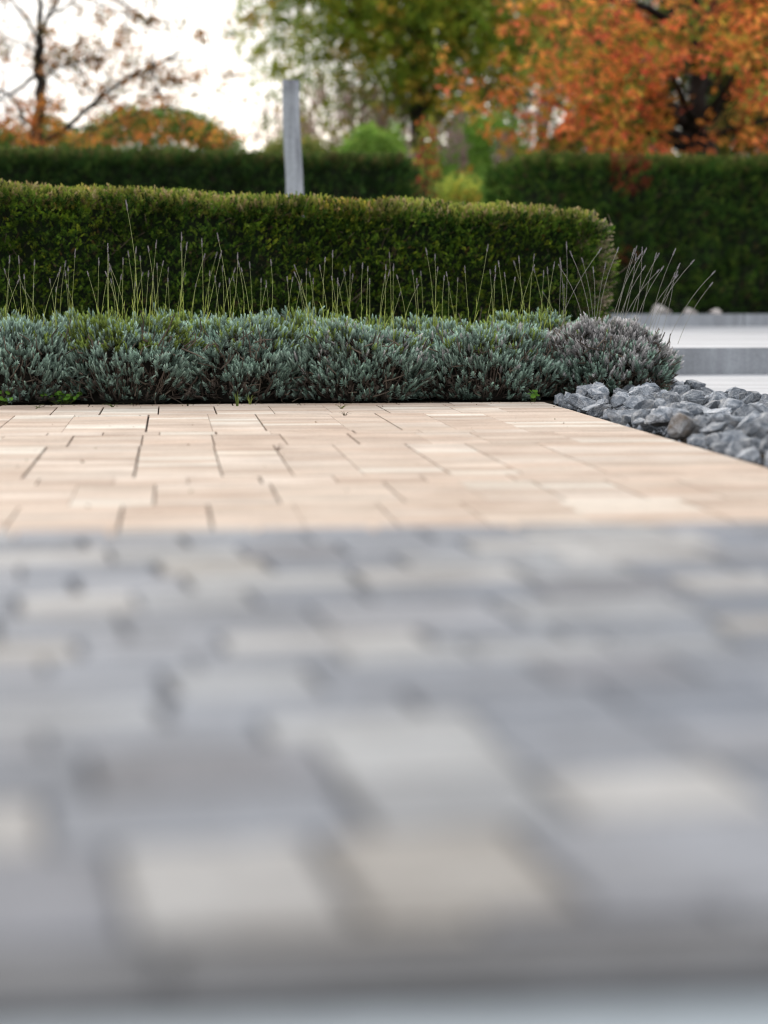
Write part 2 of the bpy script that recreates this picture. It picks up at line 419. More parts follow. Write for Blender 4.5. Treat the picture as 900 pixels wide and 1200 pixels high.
# ------------------------------------------------------------ lavender
def shoot_proto(seed, n=20, spread=.55):
    r = random.Random(seed); L = []
    for k in range(n):
        t = k / (n - 1); az = k * 2.399 + r.uniform(-.3, .3)
        out = spread * (1 - .75 * t) * r.uniform(.8, 1.2)
        d = (math.cos(az) * out, math.sin(az) * out, 1.0 - .25 * out)
        b = (math.cos(az) * .01, math.sin(az) * .01, .75 * t - .1)
        L.append((b, d, (-math.sin(az), math.cos(az), 0), r.uniform(.40, .62) * (1 - .35 * t), .095 * r.uniform(.85, 1.2), .55 + .75 * t))
    V, Q, S = leaf_proto(L)
    return V, Q, S
SH = [shoot_proto(s, 20, .45 + .2 * (s % 4)) for s in range(6)]
def lav_profile(tt, power=4.0): return (1 - np.clip(tt, 0, 1) ** power) ** .5
stalk_meshes = []
def stalk_mesh(seed, bend, grey):
    r = random.Random(seed); mb = MB(); n = 9; pts_ = []
    ph = r.uniform(0, 6.28)
    for k in range(n):
        t = k / (n - 1); pts_.append((bend * t * t + .008 * math.sin(t * 5 + ph), .006 * math.cos(t * 4 + ph), t))
    c0, c1 = ((.46, .54, .12), (.32, .35, .19)) if not grey else ((.30, .30, .24), (.34, .33, .30))
    cols = np.array([[c0[i] * (1 - k / (n - 1)) + c1[i] * k / (n - 1) for i in range(3)] for k in range(n)])
    tube(mb, pts_, np.linspace(.0062, .004, n), cols, 5)
    if not grey:   # a pair of narrow leaves low on the stalk
        P = np.array([pts_[2], pts_[3]]); D = np.array([(.5, .2, 1), (-.45, .3, 1.0)])
        scatter(mb, leaf_proto([((0, 0, 0), (0, 0, 1), (1, 0, 0), .16, .02, 1)]), P, frames(D), np.ones(2), np.array([c0, c0]))
    me = mb.mesh('flower_stalk'); me.materials.append(M_stalk)
    hb = MB(); top = np.array(pts_[-1]); d = np.array(pts_[-1]) - np.array(pts_[-2]); d /= np.linalg.norm(d)
    col = (.27, .26, .27) if not grey else (.30, .29, .30)
    P, D, S_, C_ = [], [], [], []
    for q in range(34):
        t = q / 33; az = q * 2.4
        if r.random() < .1: continue
        P.append(top + d * (t * .070 - .02)); D.append(d + np.array([math.cos(az), math.sin(az), 0]) * .8); S_.append(.044 * (1 - .4 * t)); C_.append(np.array(col) * r.uniform(.6, 1.5))
    if r.random() < .5:   # a second small whorl lower down
        for q in range(8):
            az = q * .8; P.append(top - d * .035); D.append(d + np.array([math.cos(az), math.sin(az), 0])); S_.append(.035); C_.append(np.array(col) * r.uniform(.7, 1.3))
    scatter(hb, leaf_proto([((0, 0, 0), (0, 0, 1), (1, 0, 0), .8, .45, 1.0), ((0, 0, 0), (0, .2, 1), (0, 1, 0), .7, .4, .9)]), np.array(P), frames(np.array(D)), np.array(S_), np.array(C_))
    he = hb.mesh('flower_head'); he.materials.append(M_stalk)
    return me, he
STK = [stalk_mesh(s, [.08, -.12, .25, -.2, .45, 0, -.35][s % 7], False) for s in range(14)]
STKG = [stalk_mesh(50 + s, [.1, .3, .5, -.2, .6][s % 5], True) for s in range(10)]
def add_stalk(parent, base, L, rot, tilt, lib):
    me, he = random.choice(lib)
    o = link('flower_stalk', me, None, parent); o.location = base; o.scale = (L ** .4 * .62, L ** .4 * .62, L)
    o.rotation_euler = (tilt[0], tilt[1], rot)
    o.scale = (.18, .18, L)
    h_ = link('flower_head', he, None, o)
    return o
def lavender(x0, x1, top_px, label, base_v, ry, n_, silver=0., yellow=.1, nst=12, stalk_len=(.12, .3), slots=None, basepy=471, wide=1.28):
    g0, g1 = ground(x0, basepy), ground(x1, basepy); cx = (g0 + g1) / 2
    sc = F / (cx[1] + ry); rx = (x1 - x0) / 2 / sc * wide
    u0, v0 = to_uv(cx); c = uv(u0, base_v + ry)
    c[0] = ((x0 + x1) / 2 - 450) / F * c[1]
    hgt = CAMZ + (342 - top_px) / F * c[1]
    root = empty('lavender_bush', c, label, 'lavender', 'lavender bushes in a row along the paving')
    # shoots over a lumpy mound, denser on top, and an inner layer of older shoots
    n = int(n_ * 2.6); az = rng.uniform(0, 2 * math.pi, n); tt = rng.uniform(0.02, 1, n) ** .8
    cap = rng.random(n) < .30
    R = lav_profile(tt); rho = np.where(cap, np.sqrt(rng.random(n)) * .9, 1.0)
    Z = np.where(cap, np.clip(1 - rho ** 3.2, 0, 1) ** .5 * .97 + .03, tt); R = np.where(cap, rho, R)
    depth = 1 - np.abs(rng.normal(0, .10, n))
    lump = np.array([mn.noise(Vector((math.cos(a) * 2.1 + u0 * 5, math.sin(a) * 2.1, z * 3.0))) for a, z in zip(az, Z)])
    lump += .5 * np.array([mn.noise(Vector((math.cos(a) * 6 + u0 * 9, math.sin(a) * 6, z * 9.0))) for a, z in zip(az, Z)])
    s = depth * (1 + .26 * lump)
    taper = .84 + .16 * np.clip(Z * 2.2, 0, 1)
    P = np.stack([R * np.cos(az) * rx * s * taper, R * np.sin(az) * ry * s * taper, Z * hgt * (.92 + .20 * lump) * (depth * .3 + .7)], 1)
    P[:, 2] = np.clip(P[:, 2] - .035, .012, None)
    D = np.stack([np.cos(az) * R * .75, np.sin(az) * R * .75, .55 + .6 * Z], 1) + rng.normal(0, .28, (n, 3))
    gap_ = np.array([mn.noise(Vector((p[0] * 13 + u0 * 7, p[1] * 13, p[2] * 13))) for p in P])
    ok = (gap_ > -.22 + .35 * (1 - np.clip(Z * 1.8, 0, 1))) | (rng.random(n) < .22)
    P, D, Z, lump, depth = P[ok], D[ok], Z[ok], lump[ok], depth[ok]; n = len(P)
    M = frames(D); S = rng.uniform(.028, .056, n)
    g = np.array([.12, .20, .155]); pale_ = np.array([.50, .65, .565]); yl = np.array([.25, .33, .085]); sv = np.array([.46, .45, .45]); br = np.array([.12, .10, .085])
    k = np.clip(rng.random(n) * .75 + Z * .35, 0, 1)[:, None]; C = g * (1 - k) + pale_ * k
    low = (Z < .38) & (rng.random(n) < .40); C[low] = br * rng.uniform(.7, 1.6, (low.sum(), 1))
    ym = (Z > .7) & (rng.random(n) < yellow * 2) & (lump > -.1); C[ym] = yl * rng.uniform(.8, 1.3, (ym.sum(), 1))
    if silver > 0:
        sm = (rng.random(n) < silver * np.clip((Z - .35) * 2.2 + lump, 0, 1)); C[sm] = sv * rng.uniform(.75, 1.4, (sm.sum(), 1))
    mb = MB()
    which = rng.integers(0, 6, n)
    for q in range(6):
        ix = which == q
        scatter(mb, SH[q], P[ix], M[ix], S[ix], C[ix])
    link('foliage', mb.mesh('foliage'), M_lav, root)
    # woody stems running from the crown of the plant to the shoots
    tb = MB()
    for i in rng.choice(n, 240, replace=False):
        p = P[i]; b0 = np.array([p[0] * .25, p[1] * .25, .0]); mid = (b0 + p) / 2 + np.array([p[0] * .12, p[1] * .12, -.03])
        mid[2] = max(mid[2], .02)
        tube(tb, [b0, mid, p], [.004, .003, .0018], np.array([.11, .085, .07]) * rng.uniform(.7, 1.8), 4)
    # dense inner wood: short crooked twigs
    for i in range(620):
        a = rng.uniform(0, 6.283); rr_ = rng.uniform(.4, .93); z = rng.uniform(.02, hgt * .7)
        p = np.array([math.cos(a) * rr_ * rx, math.sin(a) * rr_ * ry, z]); q = p + rng.normal(0, .04, 3) + np.array([0, 0, .03])
        tube(tb, [p, (p + q) / 2 + rng.normal(0, .01, 3), q], [.004, .003, .002], np.array([.10, .08, .062]) * rng.uniform(.5, 1.8), 4)
    link('stems', tb.mesh('stems'), M_twig, root)
    # solid near-black core, painted in as shade inside the bush
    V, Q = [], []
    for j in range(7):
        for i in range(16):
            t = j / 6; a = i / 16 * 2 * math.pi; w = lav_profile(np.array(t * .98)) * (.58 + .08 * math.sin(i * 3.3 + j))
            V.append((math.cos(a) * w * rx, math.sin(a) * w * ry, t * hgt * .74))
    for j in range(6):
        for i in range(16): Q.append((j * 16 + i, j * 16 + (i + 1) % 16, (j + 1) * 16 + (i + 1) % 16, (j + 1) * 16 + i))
    link('shade_core', npmesh('shade_core', V, Q, np.full((len(V), 3), (.018, .016, .012)), True), M_twig, root)
    if slots is None:
        slots = [(rng.uniform(x0 + 8, x1 - 8), top_px - (rng.uniform(*stalk_len)) * sc, 0) for _ in range(nst)]
    for sx, sy, tl in slots:
        X = (sx - (x0 + x1) / 2) / sc; yy = rng.uniform(-.45, .5) * ry
        zb = hgt * (.62 + .1 * rng.random()); ztop = CAMZ + (342 - sy) / F * c[1]
        L = max(.08, ztop - zb)
        o = add_stalk(root, (X - tl * L * .6, yy, zb), L, rng.uniform(0, 6.28) if tl == 0 else 0.0, (rng.normal(0, .07), tl + rng.normal(0, .06), 0), STKG if silver > .3 else STK)
    return root

def slots_(txt):
    out = []
    for w in txt.split():
        a = w.split(','); out.append((float(a[0]), float(a[1]), float(a[2]) if len(a) > 2 else 0.0))
    return out
lavender(-75, 92, 374, 'dense grey green lavender bush at the left end of the row', .03, .27, 2100, 0, .06,
         slots=slots_('-20,300 -5,310 8,330 10,305,.15 20,318 27,306 38,326 40,308 52,322 58,318,-.1 68,330 79,322 83,298 62,340 33,335 3,338'))
lavender(74, 225, 366, 'yellow green tinged lavender bush with one very tall flower stalk', .0, .27, 2100, 0, .35,
         slots=slots_('97,336 115,308 117,318 127,292 130,304 133,330 138,326 147,308 148,322 154,314 158,296 161,300 164,244,.03 167,305 170,322 177,288 178,310 181,326 186,294 189,318 195,330 207,290 213,291 216,280,.1 220,302 142,316 152,332 124,322'))
lavender(208, 352, 368, 'rounded lavender bush with pairs of slender stalks, left of the middle', .05, .26, 2000, 0, .15,
         slots=slots_('226,336 237,286 244,298,.08 243,322 258,318 262,328 264,316 278,281,.1 285,302,.25 293,312,.15 297,318 303,330 305,335 325,310,.25 331,326 316,332 339,328 347,330,.2 270,330 252,336'))
lavender(336, 492, 372, 'lavender bush with silvery dead tuft in the middle of the row', .0, .27, 2100, .12, .12,
         slots=slots_('358,320 360,334 366,315 368,322 370,330 381,306 385,316 392,300 396,330 398,328 410,326 425,312 427,318 440,320 443,326 452,316,.1 458,302 461,315 470,335 432,330 405,335 478,326'))
lavender(476, 650, 377, 'broad lavender bush with brown bare twigs low down', .06, .27, 2200, .1, .12,
         slots=slots_('488,322 495,330 505,300 508,296 512,318 519,325 541,322 560,290,.12 553,316 575,316 580,320 589,310 601,315 601,324 612,305 622,304 630,322 640,312,.1 535,330 566,326 594,328 647,318 525,335'))
lavender(628, 784, 372, 'silvery grey lavender bush with dried stalks at the rock strip corner', .04, .30, 2600, .85, .03, basepy=466, wide=1.04,
         slots=slots_('668,285,0.24 676,290,0.21 655,316,0.00 662,308,0.00 690,300,0.00 700,312,0.07 706,296,0.07 712,300,0.07 716,292,0.10 724,296,0.10 728,294,0.10 736,298,0.14 748,296,0.17 754,300,0.14 763,294,0.17 766,298,0.21 774,308,0.21 792,309,0.29 801,326,0.35 776,318,0.24 731,308,0.14 721,312,0.07 698,306,0.00 691,318,0.00 683,312,0.00 743,312,0.17 757,316,0.21 784,322,0.28 734,302,0.20'))

for x0, x1, tp, lab in [(-70, 60, 366, 'half hidden lavender bush in the second row at the left end'), (40, 160, 362, 'half hidden lavender bush in the second row left of the tallest stalk'),
                        (150, 290, 358, 'half hidden lavender bush in the second row right of the tallest stalk'), (280, 420, 362, 'half hidden lavender bush in the second row, in the middle'),
                        (400, 560, 366, 'half hidden lavender bush in the second row, right of the middle'), (540, 690, 362, 'half hidden lavender bush in the second row beside the silvery bush')]:
    lavender(x0, x1, tp, lab, .42, .24, 1100, 0, .25, slots=[(rng.uniform(x0, x1), rng.uniform(298, 345), 0) for _ in range(4)], wide=1.2)

# ------------------------------------------------------------ hedges
def sprig_proto(seed, n=9):
    r = random.Random(seed); L = []
    for k in range(n):
        t = k / (n - 1); sd = 1 if k % 2 else -1
        d = (sd * .9 * (1 - .6 * t), r.uniform(-.25, .25), .5 + .6 * t); b = (0, 0, t * .75)
        L.append((b, d, (0, 1, .1 * sd) if r.random() < .4 else (.3, .2, -sd), .42 * (1 - .3 * t), .15, .8 + .35 * t))
    return leaf_proto(L)
SP = [sprig_proto(s) for s in range(5)]
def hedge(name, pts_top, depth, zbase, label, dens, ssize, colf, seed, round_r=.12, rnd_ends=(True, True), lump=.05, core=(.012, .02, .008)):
    """pts_top: list of (x, y, ztop) along the FRONT face, left to right"""
    A = np.array(pts_top, float); seg = np.linalg.norm(np.diff(A[:, :2], axis=0), axis=1); s = np.concatenate([[0], np.cumsum(seg)]); Ltot = s[-1]
    def along(t): return np.stack([np.interp(t, s, A[:, i]) for i in range(3)], -1)
    d = A[-1, :2] - A[0, :2]; d /= np.linalg.norm(d); nf = np.array([d[1], -d[0]])        # outward, toward camera
    cen = along(np.array([Ltot / 2]))[0]
    root = empty(name, (cen[0], cen[1], zbase), label, 'hedge')
    H = cen[2] - zbase; P, Nn = [], []
    def add(n, kind):
        tt = rng.uniform(0, Ltot, n); T = along(tt)
        if kind in ('front', 'back'):
            sg = 1 if kind == 'front' else -1
            z = zbase + (T[:, 2] - zbase) * rng.uniform(0, 1, n) ** .9
            base = T[:, :2] - (nf * (0 if sg == 1 else depth)); nn = np.tile(np.array([nf[0] * sg, nf[1] * sg, .15]), (n, 1))
            pp = np.column_stack([base, z])
        elif kind == 'top':
            w = rng.uniform(0, depth, n); pp = np.column_stack([T[:, :2] - nf * w[:, None], T[:, 2]]); nn = np.tile([0, 0, 1.], (n, 1))
        else:
            e = 0 if kind == 'l' else -1; w = rng.uniform(0, depth, n); q = A[e]
            z = zbase + (q[2] - zbase) * rng.uniform(0, 1, n)
            pp = np.column_stack([q[:2] - nf * w[:, None], z]); sg = -1 if e == 0 else 1
            nn = np.tile([d[0] * sg, d[1] * sg, .15], (n, 1))
        P.append(pp); Nn.append(nn)
    add(int(dens * Ltot * H), 'front'); add(int(dens * .35 * Ltot * H), 'back'); add(int(dens * 1.3 * Ltot * depth), 'top')
    add(int(dens * depth * H), 'l'); add(int(dens * depth * H), 'r')
    P = np.concatenate(P); Nn = np.concatenate(Nn); n = len(P)
    # round the long and the end edges
    loc = P[:, :2] - A[0, :2]; sa = loc @ d; wa = -(loc @ nf)
    T = along(np.clip(sa, 0, Ltot)); zt = T[:, 2]
    base2 = (T[:, :2] - A[0, :2]) @ nf
    wv = wa + base2
    ez = np.clip((P[:, 2] - (zt - round_r)) / round_r, 0, 1)
    ef = np.clip((round_r - wv) / round_r, 0, 1); eb = np.clip((wv - (depth - round_r)) / round_r, 0, 1)
    er = np.clip((sa - (Ltot - round_r * 1.6)) / (round_r * 1.6), 0, 1); el = np.clip((round_r * 1.6 - sa) / (round_r * 1.6), 0, 1)
    q = 1 - .42
    shrink = lambda a, b_: (np.sqrt(a ** 2 + b_ ** 2) - np.maximum(a, b_)) * round_r
    hmax = np.maximum.reduce([ef, eb, er, el])
    sh_ = shrink(ez, hmax)
    P[:, 2] -= sh_ * .8
    P[:, :2] -= (sh_ * (ef > 0) * (ez > 0))[:, None] * nf * .8
    P[:, :2] -= (sh_ * 1.5 * (er > 0))[:, None] * d - (sh_ * 1.5 * (el > 0))[:, None] * d
    P[:, :2] -= (shrink(er, np.maximum(ef, 0)) * 1.2)[:, None] * (nf + d)
    Nn = Nn + .9 * (ez[:, None] * np.array([0, 0, 1.])) + .6 * er[:, None] * np.array([d[0], d[1], 0])
    lm = np.array([mn.noise(Vector((p[0] * 3.3 + seed, p[1] * 3.3, p[2] * 4.2))) + .6 * mn.noise(Vector((p[0] * 11, p[1] * 11 + seed, p[2] * 13))) for p in P])
    Nu = Nn / np.linalg.norm(Nn, axis=1, keepdims=True)
    P += Nu * (np.minimum(lm, .35) * lump * (1 - .65 * ez) - np.abs(rng.normal(0, .035, n)))[:, None]
    P[:, 2] = np.maximum(P[:, 2], zbase + .01)
    gp = np.array([mn.noise(Vector((p[0] * 17, p[1] * 17 + seed, p[2] * 21))) for p in P])
    ok = (gp > -.20) | (rng.random(n) < .25) | (ez > .5); P, Nu, ez, er, zt, lm = P[ok], Nu[ok], ez[ok], er[ok], zt[ok], lm[ok]; n = len(P)
    D = Nu * 1.0 + rng.normal(0, .42, (n, 3)) + np.array([0, 0, .35])
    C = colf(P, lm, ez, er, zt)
    mb = MB(); which = rng.integers(0, 5, n); M = frames(D); S = rng.uniform(.75, 1.35, n) * ssize
    P = P - np.array([cen[0], cen[1], zbase])
    for k in range(5):
        ix = which == k; scatter(mb, SP[k], P[ix], M[ix], S[ix], C[ix])
    link('foliage', mb.mesh('foliage'), M_yew, root)
    # twigs around a solid near-black box that paints the shaded hedge interior
    tb = MB()
    for _ in range(int(70 * Ltot)):
        t = rng.uniform(0, Ltot); T1 = along(np.array([t]))[0]; z = zbase + rng.uniform(.1, .97) * (T1[2] - zbase)
        p0 = np.array([*(T1[:2] - nf * .11), z - .06]) - np.array([cen[0], cen[1], zbase]); p1 = p0 + np.array([*(nf * .11 + d * rng.normal(0, .06)), rng.uniform(.02, .14)])
        tube(tb, [p0, (p0 + p1) / 2 + rng.normal(0, .012, 3), p1], [.004, .003, .0015], np.array([.14, .11, .08]) * rng.uniform(.6, 1.6), 4)
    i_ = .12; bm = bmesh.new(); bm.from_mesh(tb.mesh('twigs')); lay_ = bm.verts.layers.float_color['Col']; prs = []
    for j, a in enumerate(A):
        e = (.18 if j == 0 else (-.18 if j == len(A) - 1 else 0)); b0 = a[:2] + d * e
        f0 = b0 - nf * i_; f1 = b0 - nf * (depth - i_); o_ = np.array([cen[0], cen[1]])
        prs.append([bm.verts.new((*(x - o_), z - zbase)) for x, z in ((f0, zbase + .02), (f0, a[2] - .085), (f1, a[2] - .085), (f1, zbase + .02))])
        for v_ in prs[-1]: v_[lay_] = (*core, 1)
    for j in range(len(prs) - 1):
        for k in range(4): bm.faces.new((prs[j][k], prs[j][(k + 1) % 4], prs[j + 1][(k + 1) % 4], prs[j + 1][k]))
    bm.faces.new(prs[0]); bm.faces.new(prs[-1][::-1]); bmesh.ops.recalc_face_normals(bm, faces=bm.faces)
    link('twigs_shade_core', finish(bm, 'twigs_shade_core'), M_twig, root)
    return root
def mixc(n, cols, w):
    w = np.array(w, float); w /= w.sum(); return np.array(cols)[rng.choice(len(cols), n, p=w)]
def col_front(P, lm, ez, er, zt):
    n = len(P)
    C = mixc(n, [(.018, .046, .010), (.05, .105, .016), (.10, .185, .02), (.18, .26, .035), (.08, .06, .03)], [3, 3.4, 2.6, 1.2, .4])
    tip = (ez + rng.normal(0, .12, n) > .80) & (rng.random(n) < .85)  # brownish new growth, with golden backlight painted into the top shoots
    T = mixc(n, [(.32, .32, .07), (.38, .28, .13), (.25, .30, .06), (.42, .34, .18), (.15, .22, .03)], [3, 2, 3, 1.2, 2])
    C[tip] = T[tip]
    dead = (rng.random(n) < np.clip((er - .2) * .9, 0, .55)); C[dead] = mixc(n, [(.30, .25, .18), (.22, .18, .12), (.16, .18, .06)], [1, 1, 1])[dead]
    wv = np.array([mn.noise(Vector((p[0] * 1.4 + 3, p[1] * 1.4, p[2] * 2.2))) for p in P])
    yl = (wv > .12) & (rng.random(n) < .5); C[yl] *= np.array([1.5, 1.25, .9])
    return C
def col_dark(P, lm, ez, er, zt):
    n = len(P)
    C = mixc(n, [(.03, .075, .018), (.045, .10, .022), (.08, .14, .03), (.02, .045, .014)], [3, 3, 1.4, 2])
    tip = (ez > .72) & (rng.random(n) < .7); C[tip] = mixc(n, [(.11, .14, .035), (.08, .12, .03), (.15, .12, .05)], [2, 2, 1])[tip]
    return C
def col_right(P, lm, ez, er, zt):
    n = len(P)
    C = mixc(n, [(.04, .10, .018), (.07, .14, .022), (.12, .19, .03), (.025, .055, .014), (.10, .07, .035)], [3, 3, 1.6, 2, .4])
    tip = (ez > .72) & (rng.random(n) < .7); C[tip] = mixc(n, [(.14, .17, .04), (.10, .14, .03), (.20, .17, .06)], [2, 2, 1])[tip]
    for (px, py, r) in ((745, 203, .17), (743, 300, .10)):
        q = at(px, py, 20.0); dd = np.linalg.norm(P[:, [0, 2]] - q[[0, 2]], axis=1)
        rd = (dd < r * 1.3) & (rng.random(n) < .55); C[rd] = mixc(n, [(.28, .06, .03), (.18, .05, .03)], [1, 1])[rd]
    return C
def htop(lst):  # (px, py, d)
    return [tuple(at(*p)) for p in lst]
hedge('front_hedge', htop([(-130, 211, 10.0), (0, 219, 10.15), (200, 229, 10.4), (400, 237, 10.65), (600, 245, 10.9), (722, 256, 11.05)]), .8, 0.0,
      'neatly clipped green hedge with brown top tinted sunlit gold behind the lavender', 4300, .044, col_front, 3, .10, lump=.072)
hedge('back_hedge', htop([(-260, 176, 18.0), (0, 179, 18.4), (250, 183, 18.8), (488, 187, 19.2)]), 1.0, 0.0,
      'dark flat topped hedge behind the grey wooden post', 1000, .08, col_dark, 9, .12, lump=.07)
hedge('corner_hedge', htop([(616, 185, 20.2), (750, 188, 20.5), (950, 190, 20.9), (1100, 192, 21.3)]), 1.2, 0.1,
      'tall dark green hedge behind the concrete terrace at the right', 1000, .085, col_right, 17, .16, lump=.10)

# ------------------------------------------------------------ post
def post():
    q = at(344, 225, 15.0); mb = MB(); n = 34; sides = 20
    zt = at(344, 94, 15.0)[2]; V, Q, C = [], [], []
    for j in range(n):
        t = j / (n - 1); z = -.03 + (zt + .03) * t
        w = .062 + .026 * (1 - min(1, t * 1.3)) ** 1.2 + .006 * max(0, t - .7) / .3 + .003 * math.sin(t * 11)
        ox = .016 * math.sin(t * 3.6 + .3) - .008 + .004 * math.sin(t * 13)
        for i in range(sides):
            a = i / sides * 2 * math.pi; g = 1 + .05 * math.sin(a * 5 + 1.3 * math.sin(t * 3)) + .03 * mn.noise(Vector((math.cos(a) * 2, math.sin(a) * 2, z * 2.5)))
            V.append((ox + math.cos(a) * w * g, math.sin(a) * w * g, z + (.003 * math.sin(a * 2 + 1) if j == n - 1 else 0)))
            dk = .55 + .45 * min(1, (1 - t) / .06)
            kn = mn.noise(Vector((math.cos(a) * 1.5 + 4, math.sin(a) * 1.5, z * 1.6)))
            k = (1.0 - .35 * max(0, kn - .25) * 2.5) * dk
            C.append((.42 * k, .445 * k, .50 * k))
    for j in range(n - 1):
        for i in range(sides): Q.append((j * sides + i, j * sides + (i + 1) % sides, (j + 1) * sides + (i + 1) % sides, (j + 1) * sides + i))
    # top ring and centre
    b0 = len(V)
    for i in range(sides):
        a = i / sides * 2 * math.pi; V.append((.006 + math.cos(a) * .03, math.sin(a) * .03, zt - .01)); C.append((.10, .10, .11))
    for i in range(sides): Q.append(((n - 1) * sides + i, (n - 1) * sides + (i + 1) % sides, b0 + (i + 1) % sides, b0 + i))
    for i in range(0, sides // 2 - 1): Q.append((b0 + i, b0 + i + 1, b0 + sides - 2 - i, b0 + sides - 1 - i))
    me = npmesh('wooden_post', V, Q, C, True)
    o = link('wooden_post', me, M_post, loc=(q[0], q[1], 0))
    tag(o, 'weathered silver grey wooden post between the two left hedges', 'post')
post()

# ------------------------------------------------------------ trees
LEAF1 = leaf_proto([((0, 0, 0), (0, 0, 1), (1, 0, 0), 1.0, .42, 1.0)])
def cluster_proto(seed, n=5):
    r = random.Random(seed); L = []
    for k in range(n):
        a = k * 2.4 + r.uniform(-.5, .5)
        L.append(((math.cos(a) * .25, math.sin(a) * .25, r.uniform(-.3, .3)), (math.cos(a) * .8, math.sin(a) * .8, r.uniform(-.1, .9)), (-math.sin(a), math.cos(a), r.uniform(-.6, .6)), r.uniform(.8, 1.2), .45, r.uniform(.8, 1.2)))
    return leaf_proto(L)
CL = [cluster_proto(s) for s in range(5)]
class Tree:
    def __init__(s, base): s.mb = MB(); s.base = np.array(base, float); s.tw = []; s.twr = []
    def limb(s, pts_, r0, r1, col):
        pts_ = np.array(pts_, float)
        # resample smoothly
        n = len(pts_); t = np.linspace(0, n - 1, (n - 1) * 4 + 1)
        W = np.stack([np.interp(t, np.arange(n), pts_[:, i]) for i in range(3)], 1)
        W[1:-1] = (W[:-2] + 2 * W[1:-1] + W[2:]) / 4
        W[1:-1] += rng.normal(0, max(r1, .004) * .5, W[1:-1].shape)
        tube(s.mb, W - s.base, np.linspace(r0, r1, len(W)), np.array(col), 7 if r0 > .03 else 4)
        return W
    def grow(s, p, d, L, r, lev, col, droop=0., spread=.8, kids=(4, 5, 4), record=True):
        d = d / np.linalg.norm(d); n = 5; pts_ = [p]; dd = d.copy()
        for k in range(n):
            dd = dd + rng.normal(0, .16, 3) + np.array([0, 0, .05 - droop * (k / n)]); dd /= np.linalg.norm(dd)
            pts_.append(pts_[-1] + dd * L / n)
        tube(s.mb, np.array(pts_) - s.base, np.linspace(r, r * .35, n + 1), np.array(col), 6 if r > .03 else 4)
        if lev <= 0:
            s.tw += pts_[1:]; return
        if lev == 1: s.tw += pts_[3:]
        for k in range(kids[len(kids) - lev] if lev <= len(kids) else 4):
            t = rng.uniform(.3, 1.0); i = min(n - 1, int(t * n)); q = pts_[i] * (1 - (t * n - i)) + pts_[i + 1] * (t * n - i) if i < n else pts_[-1]
            nd = dd * .55 + rng.normal(0, spread, 3) * .6; nd[2] += .12
            s.grow(q, nd, L * rng.uniform(.5, .72), r * .5, lev - 1, col, droop, spread, kids)
    def finish(s, name, label, leaf, colors, weights, per=3, jit=.10, group=None, droop=.5, keep=lambda P: np.ones(len(P), bool), cat='tree', extra=None, zcol=None):
        root = empty(name, s.base, label, cat, group)
        link('trunk', s.mb.mesh('trunk', True), M_bark, root)
        A = np.array(s.tw); P = np.repeat(A, per, axis=0) + rng.normal(0, jit, (len(A) * per, 3))
        if extra is not None: P = np.concatenate([P, extra])
        P = P[keep(P)]; n = len(P)
        D = rng.normal(0, 1, (n, 3)) + np.array([0, 0, -droop]); M = frames(D); S = rng.uniform(.7, 1.3, n) * leaf
        # colour in patches
        w = np.array(weights, float); w /= w.sum(); cum = np.cumsum(w)
        pn = np.array([mn.noise(Vector((p[0] * .9, p[1] * .9, p[2] * .9 + len(s.tw)))) for p in P]) * .35
        k = np.clip(np.searchsorted(cum, np.clip(rng.random(n) * .999 + pn, 0, .998)), 0, len(w) - 1)
        C = np.array(colors)[k] * rng.uniform(.75, 1.3, (n, 1))
        if zcol is not None:
            hi = P[:, 2] > zcol; C[hi] = np.array([(.45, .24, .11), (.58, .27, .10), (.26, .22, .09)])[rng.integers(0, 3, hi.sum())]
        mb = MB(); wh = rng.integers(0, 5, n)
        for q in range(5):
            ix = wh == q
            if ix.any(): scatter(mb, CL[q], P[ix] - s.base, M[ix], S[ix], C[ix])
        link('crown', mb.mesh('crown'), M_tree, root)
        return root
BARK = (.035, .03, .028)

